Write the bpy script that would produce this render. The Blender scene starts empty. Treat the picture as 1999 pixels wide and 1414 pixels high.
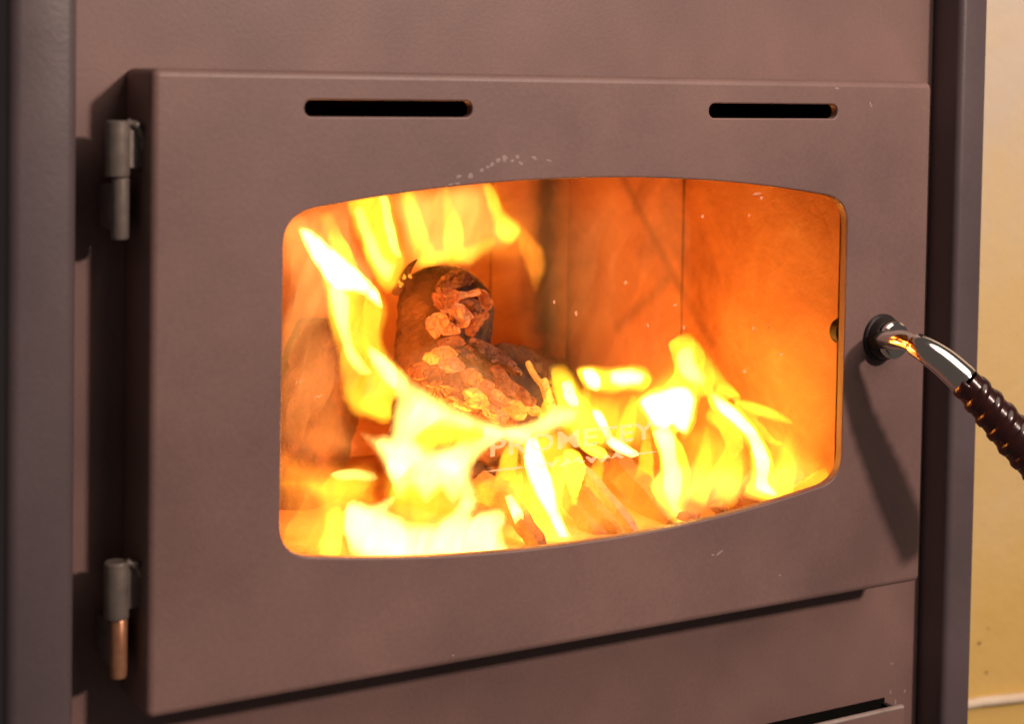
import bpy, bmesh, math, random
import numpy as np
from mathutils import Vector, Matrix, noise

# ------------------------------------------------------------------ camera
CX, CY, CZ = -0.25272, -0.83131, 0.31671          # metres; X along the stove front, Y into it, Z up
YAW, PITCH, ROLL = 0.521846, 0.036846, -0.016313
FPX, SHIFT = 3275.0, -429.49                       # focal length and lens shift in 1999 px wide units

def to_cam(d):
    c, s = math.cos(YAW), math.sin(YAW)
    r = d[0]*c - d[1]*s; fw = d[0]*s + d[1]*c; u = d[2]
    c, s = math.cos(PITCH), math.sin(PITCH)
    fw, u = fw*c - u*s, fw*s + u*c
    c, s = math.cos(ROLL), math.sin(ROLL)
    return (r*c - u*s, r*s + u*c, fw)
_cols = [to_cam(e) for e in ((1, 0, 0), (0, 1, 0), (0, 0, 1))]
RIGHT = Vector([c[0] for c in _cols]); UP = Vector([c[1] for c in _cols]); FWD = Vector([c[2] for c in _cols])
CAM = Vector((CX, CY, CZ))

def at(x, y, Y):
    """Photo pixel (1999 x 1414) to the point of the place that lies at depth Y."""
    d = RIGHT*((x - 999.5)/FPX) + UP*(-(y - 707 - SHIFT)/FPX) + FWD
    return CAM + d*((Y - CY)/d.y)
def px(p):
    """Metres per photo pixel at point p."""
    return (p - CAM).dot(FWD)/FPX

scene = bpy.context.scene
cam = bpy.data.objects.new('camera', bpy.data.cameras.new('camera'))
scene.collection.objects.link(cam)
M = Matrix((RIGHT, UP, -FWD)).transposed().to_4x4(); M.translation = CAM
cam.matrix_world = M
cam.data.sensor_fit = 'HORIZONTAL'; cam.data.sensor_width = 36.0
cam.data.lens = FPX/1999*36.0
cam.data.shift_y = SHIFT/1999
cam.data.clip_start = 0.01; cam.data.clip_end = 50
cam.data.dof.use_dof = True
cam.data.dof.focus_distance = (at(1380, 700, -0.03) - CAM).dot(FWD)
cam.data.dof.aperture_fstop = 6.3
scene.camera = cam

# ------------------------------------------------------------------ light
w = bpy.data.worlds.new('World'); scene.world = w; w.use_nodes = True
w.node_tree.nodes['Background'].inputs[0].default_value = (1.0, 0.82, 0.72, 1)
w.node_tree.nodes['Background'].inputs[1].default_value = 0.08

def lamp(name, kind, loc, energy, colour, size, target=None):
    l = bpy.data.lights.new(name, kind); l.energy = energy; l.color = colour
    if kind == 'AREA': l.shape = 'DISK'; l.size = size
    else: l.shadow_soft_size = size
    o = bpy.data.objects.new(name, l); scene.collection.objects.link(o); o.location = loc
    if target is not None:
        o.rotation_euler = (Vector(target) - Vector(loc)).to_track_quat('-Z', 'Y').to_euler()
    return o
KEY = Vector((0.25, -0.042, 0.16)) + Vector((0.36, -1.0, 0.48))*2.2
lamp('room_lamp', 'AREA', KEY, 50.0, (1.0, 0.74, 0.62), 0.19, (0.25, 0, 0.2))

lamp('added_fill', 'AREA', (0.66, -0.78, 1.08), 9.0, (1.0, 0.78, 0.66), 1.0, (0.45, 0, 0.15))  # unseen soft fill, added for bright chrome reflections and lighter shadows

scene.view_settings.view_transform = 'Standard'; scene.view_settings.look = 'None'
scene.view_settings.exposure = 0.0; scene.view_settings.gamma = 1.0
scene.render.engine = 'CYCLES'
cy = scene.cycles
cy.use_denoising = True; cy.use_adaptive_sampling = True; cy.adaptive_threshold = 0.03
cy.max_bounces = 10; cy.diffuse_bounces = 3; cy.glossy_bounces = 3; cy.transmission_bounces = 6
cy.transparent_max_bounces = 96; cy.volume_bounces = 0
cy.caustics_reflective = False; cy.caustics_refractive = False
cy.sample_clamp_indirect = 6.0

# ------------------------------------------------------------------ helpers
col = scene.collection
rng = random.Random(7)

def obj(name, mesh, mat=None, parent=None, label=None, cat=None, group=None, kind=None):
    o = bpy.data.objects.new(name, mesh); col.objects.link(o)
    if mat is not None and mesh is not None:
        mesh.materials.clear(); mesh.materials.append(mat)
    if parent is not None: o.parent = parent
    return tag(o, label, cat, group, kind)
def tag(o, label=None, cat=None, group=None, kind=None):
    if label: o['label'] = label
    if cat: o['category'] = cat
    if group: o['group'] = group
    if kind: o['kind'] = kind
    return o
def done(bm, name, smooth=None, flat_faces=None):
    me = bpy.data.meshes.new(name)
    bmesh.ops.recalc_face_normals(bm, faces=bm.faces[:])
    if smooth:
        for f in bm.faces: f.smooth = True
    bm.to_mesh(me); bm.free()
    if smooth and smooth is not True: me.set_sharp_from_angle(angle=math.radians(smooth))
    return me
def box(x0, x1, y0, y1, z0, z1, bevel=0.0, seg=3, edges=None):
    bm = bmesh.new()
    bmesh.ops.create_cube(bm, size=1)
    for v in bm.verts:
        v.co = Vector(((x0+x1)/2 + v.co.x*(x1-x0), (y0+y1)/2 + v.co.y*(y1-y0), (z0+z1)/2 + v.co.z*(z1-z0)))
    if bevel:
        es = [e for e in bm.edges if edges is None or edges(e)]
        bmesh.ops.bevel(bm, geom=es, offset=bevel, segments=seg, affect='EDGES', profile=0.5)
    return done(bm, 'box', 40 if bevel else None)
def tube_rings(pts, radii, n=16, cap=True, flat=1.0):
    """Closed tube through pts; returns a bmesh."""
    bm = bmesh.new(); rings = []
    t0 = None; nrm = None
    for i, p in enumerate(pts):
        a = pts[max(i-1, 0)]; b = pts[min(i+1, len(pts)-1)]
        t = (b - a).normalized()
        if nrm is None:
            ref = Vector((0, 1, 0)) if abs(t.y) < 0.9 else Vector((1, 0, 0))
            nrm = (ref - t*ref.dot(t)).normalized()
        else:
            nrm = (nrm - t*nrm.dot(t)).normalized()
        bn = t.cross(nrm)
        rr = radii[i]
        rings.append([bm.verts.new(p + (nrm*math.cos(2*math.pi*k/n)*flat + bn*math.sin(2*math.pi*k/n))*rr) for k in range(n)])
    for a, b in zip(rings, rings[1:]):
        for k in range(n): bm.faces.new((a[k], a[(k+1) % n], b[(k+1) % n], b[k]))
    if cap:
        bm.faces.new(rings[0]); bm.faces.new(rings[-1][::-1])
    return bm
def catmull(P, m):
    """P: list of tuples; m samples, Catmull-Rom with clamped ends."""
    A = np.array(P, float); n = len(A)
    E = np.vstack([2*A[0]-A[1], A, 2*A[-1]-A[-2]])
    out = []
    for u in np.linspace(0, n-1, m):
        i = min(int(u), n-2); t = u - i
        p0, p1, p2, p3 = E[i], E[i+1], E[i+2], E[i+3]
        out.append(0.5*((2*p1) + (-p0+p2)*t + (2*p0-5*p1+4*p2-p3)*t*t + (-p0+3*p1-3*p2+p3)*t**3))
    return np.array(out)
def revolve(profile, p, axis, n=32):
    """profile: (distance along axis, radius) list; closed lathe round axis from p."""
    axis = axis.normalized()
    ref = Vector((0, 0, 1)) if abs(axis.z) < 0.9 else Vector((1, 0, 0))
    a = (ref - axis*ref.dot(axis)).normalized(); b = axis.cross(a)
    bm = bmesh.new(); rings = []
    for d, r in profile:
        rings.append([bm.verts.new(p + axis*d + (a*math.cos(2*math.pi*k/n) + b*math.sin(2*math.pi*k/n))*r) for k in range(n)])
    for s, t in zip(rings, rings[1:]):
        for k in range(n): bm.faces.new((s[k], s[(k+1) % n], t[(k+1) % n], t[k]))
    bm.faces.new(rings[0]); bm.faces.new(rings[-1][::-1])
    return bm

# ------------------------------------------------------------------ materials
def mat(name):
    m = bpy.data.materials.new(name); m.use_nodes = True
    nt = m.node_tree; b = nt.nodes.get('Principled BSDF')
    return m, nt, b
def ramp(nt, fac, stops):
    r = nt.nodes.new('ShaderNodeValToRGB'); nt.links.new(fac, r.inputs[0])
    while len(r.color_ramp.elements) < len(stops): r.color_ramp.elements.new(0.5)
    for e, (p, c) in zip(r.color_ramp.elements, stops):
        e.position = p; e.color = (*c, 1) if len(c) == 3 else c
    return r.outputs[0]
def noise_tex(nt, scale, detail=4, rough=0.55, coord=None, dist=0.0):
    n = nt.nodes.new('ShaderNodeTexNoise'); n.inputs['Scale'].default_value = scale
    n.inputs['Detail'].default_value = detail; n.inputs['Roughness'].default_value = rough
    n.inputs['Distortion'].default_value = dist
    if coord is None:
        tc = nt.nodes.new('ShaderNodeTexCoord'); coord = tc.outputs['Object']
    nt.links.new(coord, n.inputs['Vector'])
    return n.outputs['Fac']
def bump(nt, b, h, strength, dist=0.001):
    n = nt.nodes.new('ShaderNodeBump'); n.inputs['Strength'].default_value = strength; n.inputs['Distance'].default_value = dist
    nt.links.new(h, n.inputs['Height']); nt.links.new(n.outputs[0], b.inputs['Normal'])
def simple(name, c0, c1, scale, rough=0.5, metal=0.0, bs=0.2, bscale=600, bdist=0.0005, detail=5, spec=0.5):
    m, nt, b = mat(name)
    f = noise_tex(nt, scale, detail)
    nt.links.new(ramp(nt, f, [(0.32, c0), (0.68, c1)]), b.inputs['Base Color'])
    b.inputs['Roughness'].default_value = rough; b.inputs['Metallic'].default_value = metal
    b.inputs['Specular IOR Level'].default_value = spec
    if bs: bump(nt, b, noise_tex(nt, bscale, 3), bs, bdist)
    return m

# heat-resistant metallic paint: blotchy tone, fine grain, uneven gloss
def paint(name, c0, c1, rough=0.45, spec=0.42):
    m, nt, b = mat(name)
    f1 = noise_tex(nt, 11, 3, 0.5); f2 = noise_tex(nt, 420, 2, 0.6)
    mx = nt.nodes.new('ShaderNodeMath'); mx.operation = 'MULTIPLY_ADD'
    nt.links.new(f2, mx.inputs[0]); mx.inputs[1].default_value = 0.32; nt.links.new(f1, mx.inputs[2])
    nt.links.new(ramp(nt, mx.outputs[0], [(0.42, c0), (0.90, c1)]), b.inputs['Base Color'])
    rr = nt.nodes.new('ShaderNodeMapRange'); nt.links.new(noise_tex(nt, 26, 4, 0.6), rr.inputs[0])
    rr.inputs[3].default_value = rough - 0.07; rr.inputs[4].default_value = rough + 0.10
    nt.links.new(rr.outputs[0], b.inputs['Roughness'])
    b.inputs['Metallic'].default_value = 0.0; b.inputs['Specular IOR Level'].default_value = spec
    bump(nt, b, f2, 0.22, 0.0004)
    return m
PAINT = paint('stove_paint', (0.148, 0.094, 0.088), (0.226, 0.140, 0.124))
PAINT_POST = paint('post_paint', (0.075, 0.059, 0.066), (0.108, 0.084, 0.091), 0.34, 0.7)
DARK = simple('dark_steel', (0.012, 0.011, 0.011), (0.024, 0.020, 0.019), 60, 0.6)
SHADE_GASKET = simple('shade_gasket_black', (0.002, 0.002, 0.002), (0.004, 0.0035, 0.003), 60, 0.9, spec=0.1)  # gasket black, also the painted shade in door slots and drawer gap
GLINT = simple('painted_glint', (0.55, 0.46, 0.42), (0.75, 0.66, 0.60), 90, 0.3, 0.5)  # pale colour stands in for the highlight on the drawer edge
HINGE = simple('hinge_steel', (0.16, 0.14, 0.125), (0.24, 0.205, 0.18), 120, 0.45, 0.4)
COPPER = simple('worn_copper', (0.42, 0.20, 0.11), (0.58, 0.30, 0.17), 150, 0.35, 0.6)
BLACK = simple('black_enamel', (0.010, 0.009, 0.009), (0.022, 0.018, 0.017), 80, 0.35)
GRIP = simple('brown_enamel', (0.022, 0.006, 0.006), (0.034, 0.010, 0.009), 140, 0.22, 0, 0.1, 900)
CHROME, _nt, _b = mat('chrome')
_b.inputs['Base Color'].default_value = (0.86, 0.82, 0.77, 1); _b.inputs['Metallic'].default_value = 1.0
_b.inputs['Roughness'].default_value = 0.12
bump(_nt, _b, noise_tex(_nt, 160, 3), 0.12, 0.0006)

# wall plaster
WALL, nt, b = mat('plaster')
f = noise_tex(nt, 5, 5, 0.6); tcw = nt.nodes.new('ShaderNodeTexCoord'); sx = nt.nodes.new('ShaderNodeSeparateXYZ'); nt.links.new(tcw.outputs['Object'], sx.inputs[0])
ma = nt.nodes.new('ShaderNodeMath'); ma.operation = 'MULTIPLY_ADD'; nt.links.new(sx.outputs['Z'], ma.inputs[0]); ma.inputs[1].default_value = 1.15; nt.links.new(f, ma.inputs[2])
nt.links.new(ramp(nt, ma.outputs[0], [(0.3, (0.68, 0.47, 0.14)), (0.62, (0.69, 0.52, 0.24)), (0.95, (0.60, 0.53, 0.42))]), b.inputs['Base Color'])
b.inputs['Roughness'].default_value = 0.7
bump(nt, b, noise_tex(nt, 38, 8, 0.62), 0.4, 0.004)
TRIM = simple('trim_plaster', (0.70, 0.58, 0.42), (0.80, 0.70, 0.54), 30, 0.6, 0, 0.2, 120)

# firebox lining: rusty scaled refractory with dark streaks of their own shape
def lining(name, streaks):
    m, nt, b = mat(name)
    tc = nt.nodes.new('ShaderNodeTexCoord'); co = tc.outputs['Object']
    base = ramp(nt, noise_tex(nt, 10, 8, 0.68, co, 0.6), [(0.28, (0.24, 0.085, 0.042)), (0.48, (0.47, 0.20, 0.095)), (0.62, (0.57, 0.275, 0.14)), (0.78, (0.66, 0.39, 0.25))])
    wob = noise_tex(nt, 60, 4, 0.6, co)
    acc = None
    for (a, c, width, amt) in streaks:
        a = Vector(a); c = Vector(c); d = c - a; L2 = d.length_squared
        sub = nt.nodes.new('ShaderNodeVectorMath'); sub.operation = 'SUBTRACT'; nt.links.new(co, sub.inputs[0]); sub.inputs[1].default_value = a
        dot = nt.nodes.new('ShaderNodeVectorMath'); dot.operation = 'DOT_PRODUCT'; nt.links.new(sub.outputs[0], dot.inputs[0]); dot.inputs[1].default_value = d/L2
        cl = nt.nodes.new('ShaderNodeClamp'); nt.links.new(dot.outputs['Value'], cl.inputs[0])
        sc = nt.nodes.new('ShaderNodeVectorMath'); sc.operation = 'SCALE'; sc.inputs[0].default_value = d; nt.links.new(cl.outputs[0], sc.inputs['Scale'])
        df = nt.nodes.new('ShaderNodeVectorMath'); df.operation = 'DISTANCE'; nt.links.new(sub.outputs[0], df.inputs[0]); nt.links.new(sc.outputs[0], df.inputs[1])
        ad = nt.nodes.new('ShaderNodeMath'); ad.operation = 'MULTIPLY_ADD'; nt.links.new(wob, ad.inputs[0]); ad.inputs[1].default_value = width*0.9; nt.links.new(df.outputs['Value'], ad.inputs[2])
        mr = nt.nodes.new('ShaderNodeMapRange'); mr.interpolation_type = 'SMOOTHSTEP'; nt.links.new(ad.outputs[0], mr.inputs[0])
        mr.inputs[1].default_value = width*0.45; mr.inputs[2].default_value = width*2.3; mr.inputs[3].default_value = amt; mr.inputs[4].default_value = 0.0
        if acc is None: acc = mr.outputs[0]
        else:
            mx = nt.nodes.new('ShaderNodeMath'); mx.operation = 'MAXIMUM'; nt.links.new(acc, mx.inputs[0]); nt.links.new(mr.outputs[0], mx.inputs[1]); acc = mx.outputs[0]
    if acc is not None:
        mix = nt.nodes.new('ShaderNodeMix'); mix.data_type = 'RGBA'; nt.links.new(acc, mix.inputs['Factor'])
        nt.links.new(base, mix.inputs['A']); mix.inputs['B'].default_value = (0.06, 0.02, 0.012, 1); base = mix.outputs['Result']
    nt.links.new(base, b.inputs['Base Color']); b.inputs['Roughness'].default_value = 0.75
    bump(nt, b, noise_tex(nt, 110, 8, 0.7, co), 0.6, 0.003)
    return m

# charred wood: cracked black-brown bark
def wood(name, c0, c1, c2):
    m, nt, b = mat(name)
    tc = nt.nodes.new('ShaderNodeTexCoord')
    f = noise_tex(nt, 35, 6, 0.65, tc.outputs['Object'])
    nt.links.new(ramp(nt, f, [(0.3, c0), (0.55, c1), (0.8, c2)]), b.inputs['Base Color'])
    b.inputs['Roughness'].default_value = 0.7
    bump(nt, b, noise_tex(nt, 130, 5, 0.7, tc.outputs['Object'], 1.5), 0.8, 0.004)
    return m
CHAR = wood('charred_bark', (0.05, 0.022, 0.014), (0.11, 0.05, 0.03), (0.20, 0.10, 0.06))
SPLIT = wood('scorched_wood', (0.16, 0.08, 0.05), (0.28, 0.15, 0.09), (0.40, 0.24, 0.16))
KINDLE = wood('ashen_wood', (0.40, 0.24, 0.17), (0.55, 0.36, 0.27), (0.70, 0.52, 0.42))

# glowing char: heat comes from inside the cracks, ash on the crust
def ember(name, hot, cool, strength, ash):
    m, nt, b = mat(name)
    tc = nt.nodes.new('ShaderNodeTexCoord')
    f = noise_tex(nt, 120, 6, 0.68, tc.outputs['Object'], 1.0)
    nt.links.new(ramp(nt, f, [(0.35, (0.10, 0.04, 0.03)), (0.6, ash)]), b.inputs['Base Color'])
    nt.links.new(ramp(nt, f, [(0.30, hot), (0.52, cool), (0.75, (cool[0]*.35, cool[1]*.25, cool[2]*.25))]), b.inputs['Emission Color'])
    b.inputs['Emission Strength'].default_value = strength
    g = nt.nodes.new('ShaderNodeNewGeometry'); mr = nt.nodes.new('ShaderNodeMapRange'); nt.links.new(g.outputs['Pointiness'], mr.inputs[0])
    mr.inputs[1].default_value = 0.53; mr.inputs[2].default_value = 0.66
    mix = nt.nodes.new('ShaderNodeMix'); mix.data_type = 'RGBA'; nt.links.new(mr.outputs[0], mix.inputs['Factor'])
    nt.links.new(b.inputs['Base Color'].links[0].from_socket, mix.inputs['A']); mix.inputs['B'].default_value = (min(1, ash[0]*1.9), min(1, ash[1]*1.9), min(1, ash[2]*1.9), 1)
    nt.links.new(mix.outputs['Result'], b.inputs['Base Color'])
    b.inputs['Roughness'].default_value = 0.8
    vo = nt.nodes.new('ShaderNodeTexVoronoi'); vo.feature = 'DISTANCE_TO_EDGE'; vo.inputs['Scale'].default_value = 150; vo.inputs['Randomness'].default_value = 1.0
    wv = nt.nodes.new('ShaderNodeMix'); wv.data_type = 'VECTOR'; wv.inputs['Factor'].default_value = 0.012
    nz = nt.nodes.new('ShaderNodeTexNoise'); nz.inputs['Scale'].default_value = 90; nz.inputs['Detail'].default_value = 4; nt.links.new(tc.outputs['Object'], nz.inputs['Vector'])
    nt.links.new(tc.outputs['Object'], wv.inputs['A']); nt.links.new(nz.outputs['Color'], wv.inputs['B']); nt.links.new(wv.outputs['Result'], vo.inputs['Vector'])
    ck = nt.nodes.new('ShaderNodeMapRange'); nt.links.new(vo.outputs['Distance'], ck.inputs[0]); ck.inputs[2].default_value = 0.07
    m2 = nt.nodes.new('ShaderNodeMix'); m2.data_type = 'RGBA'; nt.links.new(ck.outputs[0], m2.inputs['Factor']); m2.inputs['A'].default_value = (0.035, 0.012, 0.008, 1)
    nt.links.new(b.inputs['Base Color'].links[0].from_socket, m2.inputs['B']); nt.links.new(m2.outputs['Result'], b.inputs['Base Color'])
    hs = nt.nodes.new('ShaderNodeMath'); hs.operation = 'MULTIPLY_ADD'; nt.links.new(ck.outputs[0], hs.inputs[0]); hs.inputs[1].default_value = 0.6; nt.links.new(f, hs.inputs[2])
    bump(nt, b, hs.outputs[0], 1.0, 0.003)
    return m
EMBER_RED = ember('ember_red', (1.0, 0.22, 0.03), (0.48, 0.055, 0.008), 0.7, (0.14, 0.05, 0.03))
EMBER_PINK = ember('ember_ashy', (1.0, 0.36, 0.12), (0.70, 0.13, 0.022), 0.85, (0.30, 0.14, 0.09))
EMBER_HOT = ember('ember_hot', (1.0, 0.52, 0.06), (1.0, 0.26, 0.02), 1.2, (0.35, 0.18, 0.10))
EMBER_DARK = ember('ember_dark', (0.55, 0.09, 0.01), (0.10, 0.012, 0.002), 0.5, (0.22, 0.11, 0.07))

# glass
GLASS, nt, b = mat('stove_glass'); nt.nodes.remove(b)
t = nt.nodes.new('ShaderNodeBsdfTransparent'); t.inputs[0].default_value = (0.97, 0.96, 0.945, 1)
nt.links.new(t.outputs[0], nt.nodes['Material Output'].inputs['Surface'])
def film(name, colour, alpha):
    """Thin print or dirt on the glass: part lets the fire through, part scatters room and fire light."""
    m, nt, b = mat(name); nt.nodes.remove(b)
    t = nt.nodes.new('ShaderNodeBsdfTransparent'); d = nt.nodes.new('ShaderNodeBsdfDiffuse'); tl = nt.nodes.new('ShaderNodeBsdfTranslucent')
    d.inputs[0].default_value = (*colour, 1); tl.inputs[0].default_value = (*colour, 1)
    a = nt.nodes.new('ShaderNodeMixShader'); a.inputs[0].default_value = 0.35
    nt.links.new(d.outputs[0], a.inputs[1]); nt.links.new(tl.outputs[0], a.inputs[2])
    mx = nt.nodes.new('ShaderNodeMixShader'); mx.inputs[0].default_value = alpha
    nt.links.new(t.outputs[0], mx.inputs[1]); nt.links.new(a.outputs[0], mx.inputs[2])
    nt.links.new(mx.outputs[0], nt.nodes['Material Output'].inputs['Surface'])
    return m
PRINT = film('frosted_print', (0.92, 0.84, 0.80), 0.58)
SPECK = film('ash_speck', (0.9, 0.75, 0.62), 0.28)
SCUFF = film('paint_scuff', (0.78, 0.68, 0.64), 0.33)

# ------------------------------------------------------------------ setting: the wall beside the stove
wall_rot = math.radians(8)
w0 = at(1950, 1365, 0.16)
def wallframe(): return Matrix.Translation(w0) @ Matrix.Rotation(wall_rot*-1, 4, 'Z')
bm = bmesh.new(); nx, nz = 40, 60
vs = [[None]*(nz+1) for _ in range(nx+1)]
for i in range(nx+1):
    for k in range(nz+1):
        x = -0.06 + i*0.9/nx; z = -0.25 + k*1.25/nz
        y = 0.0015*noise.noise(Vector((x*9, z*9, 0))) + 0.0007*noise.noise(Vector((x*40, z*40, 3)))
        vs[i][k] = bm.verts.new(wallframe() @ Vector((x, y, z)))
for i in range(nx):
    for k in range(nz): bm.faces.new((vs[i][k], vs[i+1][k], vs[i+1][k+1], vs[i][k+1]))
ext = bmesh.ops.extrude_face_region(bm, geom=bm.faces[:])
for v in [g for g in ext['geom'] if isinstance(g, bmesh.types.BMVert)]: v.co.y += 0.03
wall = obj('wall', done(bm, 'wall', 40), WALL, kind='structure')
wall['label'] = 'ochre plastered wall right of the stove'
# half-round trim low on the wall
pts = [wallframe() @ Vector((-0.05 + i*0.03, -0.003, 0.0010*math.sin(i*1.7))) for i in range(30)]
obj('trim', done(tube_rings(pts, [0.0042]*30, 12), 'trim', 60), TRIM, wall)
for (x, y, r) in ((1915, 1258, 3), (1927, 1315, 2.5), (1931, 1228, 1.5)):
    p = at(x, y, 0.16); p = wallframe() @ Vector(((wallframe().inverted() @ p).x, -0.0014, (wallframe().inverted() @ p).z))
    bm = bmesh.new(); bmesh.ops.create_icosphere(bm, subdivisions=1, radius=r*px(p))
    for v in bm.verts: v.co.y *= 0.3; v.co += p
    obj('chip', done(bm, 'chip', True), CHAR, wall)

# ------------------------------------------------------------------ the stove
stove = tag(bpy.data.objects.new('stove', None), 'brown-grey painted steel wood stove with glazed door and fire burning inside', 'stove')
col.objects.link(stove); stove.location = (0.25, 0.15, -0.25)
bpy.context.view_layer.update()
INV = stove.matrix_world.inverted()
def part(name, mesh, mat_, parent=stove, **k):
    o = obj(name, mesh, mat_, parent, **k)
    if parent is stove: o.matrix_parent_inverse = INV          # meshes are written in world coordinates
    return o

H, W, YD = 0.320, 0.508, -0.042
def plate(outline, holes, y, thick, round_r, hole_r=0.0008, skirt=None):
    """Sheet in the XZ plane with holes; outer edge rolled with radius round_r and returned back by skirt."""
    bm = bmesh.new()
    def loop(pts, yy): return [bm.verts.new((p[0], yy, p[1])) for p in pts]
    def inset(pts, d):
        n = len(pts); out = []
        for i in range(n):
            a = Vector(pts[i-1]); p = Vector(pts[i]); c = Vector(pts[(i+1) % n])
            e1 = (p-a).normalized(); e2 = (c-p).normalized(); nn = Vector((-(e1+e2).y, (e1+e2).x)).normalized()
            k = 1/max(0.4, nn.dot(Vector((-e1.y, e1.x))))
            out.append(tuple(p + nn*d*k))
        return out
    def bridge(a, b):
        for i in range(len(a)): bm.faces.new((a[i-1], a[i], b[i], b[i-1]))
    ST = 6
    front = loop(inset(outline, round_r), y); prev = front
    for s in range(1, ST+1):
        t = s/ST*math.pi/2
        cur = loop(inset(outline, round_r*(1-math.sin(t))), y + round_r*(1-math.cos(t))); bridge(prev, cur); prev = cur
    cur = loop(outline, y + (skirt or thick)); bridge(prev, cur); prev = cur
    cur = loop(inset(outline, 0.003), y + (skirt or thick)); bridge(prev, cur); prev = cur
    cur = loop(inset(outline, 0.003), y + thick); bridge(prev, cur); back = cur
    fl = [front]; bl = [back]
    for h in holes:
        a = loop(inset(h, -hole_r), y); fl.append(a); prev = a
        for s in range(1, 4):
            t = s/3*math.pi/2
            cur = loop(inset(h, -hole_r*(1-math.sin(t))), y + hole_r*(1-math.cos(t))); bridge(prev, cur); prev = cur
        cur = loop(h, y + thick); bridge(prev, cur); bl.append(cur)
    for loops in (fl, bl):
        es = []
        for l in loops:
            for i in range(len(l)):
                e = bm.edges.get((l[i-1], l[i])) or bm.edges.new((l[i-1], l[i])); es.append(e)
        bmesh.ops.triangle_fill(bm, use_beauty=True, use_dissolve=False, edges=es)
    bmesh.ops.recalc_face_normals(bm, faces=bm.faces[:]); bm.normal_update()
    me = bpy.data.meshes.new('plate'); 
    for f in bm.faces: f.smooth = abs(f.normal.y) < 0.97
    flat = [f.index for f in bm.faces if abs(f.normal.y) > 0.9999]
    bm.faces.index_update(); flat = [f.index for f in bm.faces if abs(f.normal.y) > 0.9999]
    bm.to_mesh(me); bm.free(); me.set_sharp_from_angle(angle=math.radians(38))
    me.update()
    for i in flat: me.polygons[i].use_smooth = False
    return me
def rrect(x0, x1, z0, z1, r, n=6):
    out = []
    for (cx_, cz_, a0) in ((x1-r, z0+r, -90), (x1-r, z1-r, 0), (x0+r, z1-r, 90), (x0+r, z0+r, 180)):
        for i in range(n+1):
            a = math.radians(a0 + 90*i/n); out.append((cx_ + r*math.cos(a), cz_ + r*math.sin(a)))
    return out
def window_outline(x0=0.069, x1=0.440, zc=0.16, side=0.087, peak=0.1030, r=0.016, n=26):
    """Barrel-shaped opening: upright sides, top and bottom bowed, corners rounded."""
    cx_ = (x0+x1)/2; hw = (x1-x0)/2
    def bow(t): return side + (peak-side)*(1 - abs(t)**2.1)         # t in -1..1
    q = []
    for i in range(n+1):                                              # one quarter, from side to top centre
        pass
    pts = [(1.0, -side + r*1.15), (1.0, 0.0), (1.0, side - r*1.15)]
    # corner: quadratic blend from side to bow
    def corner(sx, sz):
        a = Vector((cx_+sx*hw, zc + sz*(side - r*1.0))); xe = hw - r*1.25; b = Vector((cx_+sx*xe, zc + sz*bow(xe/hw))); c = Vector((cx_+sx*hw, zc+sz*(side+0.0012)))
        return [((1-t)**2*a + 2*t*(1-t)*c + t*t*b) for t in [i/9 for i in range(10)]]
    out = []
    br = corner(1, -1); tr = corner(1, 1); tl = corner(-1, 1); bl = corner(-1, -1)
    def bowline(sz, xa, xb): return [Vector((x, zc + sz*bow((x-cx_)/hw))) for x in np.linspace(xa, xb, n+2)[1:-1]]
    out += br[::-1] + [Vector((x1, zc))] + tr + bowline(1, tr[-1].x, tl[-1].x) + tl[::-1] + [Vector((x0, zc))] + bl + bowline(-1, bl[-1].x, br[-1].x)
    return [tuple(v) for v in out]
WIN = window_outline()
slots = [rrect(0.0797, 0.1763, 0.2967, 0.3053, 0.0040), rrect(0.3333, 0.4301, 0.2967, 0.3053, 0.0040)]
door_outline = rrect(0.0, W, 0.0, H, 0.0045, 5)
door = part('door', plate(door_outline, [WIN] + slots, YD, 0.0055, 0.0040, 0.0009, skirt=0.040), PAINT)
part('glass_pane', box(0.052, 0.4585, -0.0345, -0.0305, 0.044, 0.274, 0.0006, 1), GLASS, door)
part('slot_shade', box(0.045, 0.465, -0.012, -0.010, 0.280, 0.3155), SHADE_GASKET, door)  # black strip added behind the slots, paints their darkness
part('gasket', plate(rrect(0.046, 0.466, 0.036, 0.2790, 0.01), [[(p[0] + (0.0135 if p[0] > .25 else -0.004), p[1] + (0.0035 if p[1] > .16 else -0.009)) for p in WIN]], -0.0300, 0.004, 0.0008, 0.0008), SHADE_GASKET, door)

# front panel with the fire opening
part('front_panel', plate([(-0.034, -0.16), (0.5475, -0.16), (0.5475, 0.50), (-0.034, 0.50)], [rrect(0.022, 0.478, 0.028, 0.294, 0.01)], 0.0, 0.004, 0.0005, 0.0008), PAINT)
# corner posts, folded steel with rolled edges
up = lambda e: abs((e.verts[0].co - e.verts[1].co).normalized().z) > 0.9
part('post', box(-0.0640, -0.0305, -0.025, 0.05, -0.17, 0.52, 0.0062, 5, up), PAINT_POST)
part('post', box(0.5482, 0.5735, -0.025, 0.05, -0.17, 0.52, 0.0050, 5, up), PAINT_POST)
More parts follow.
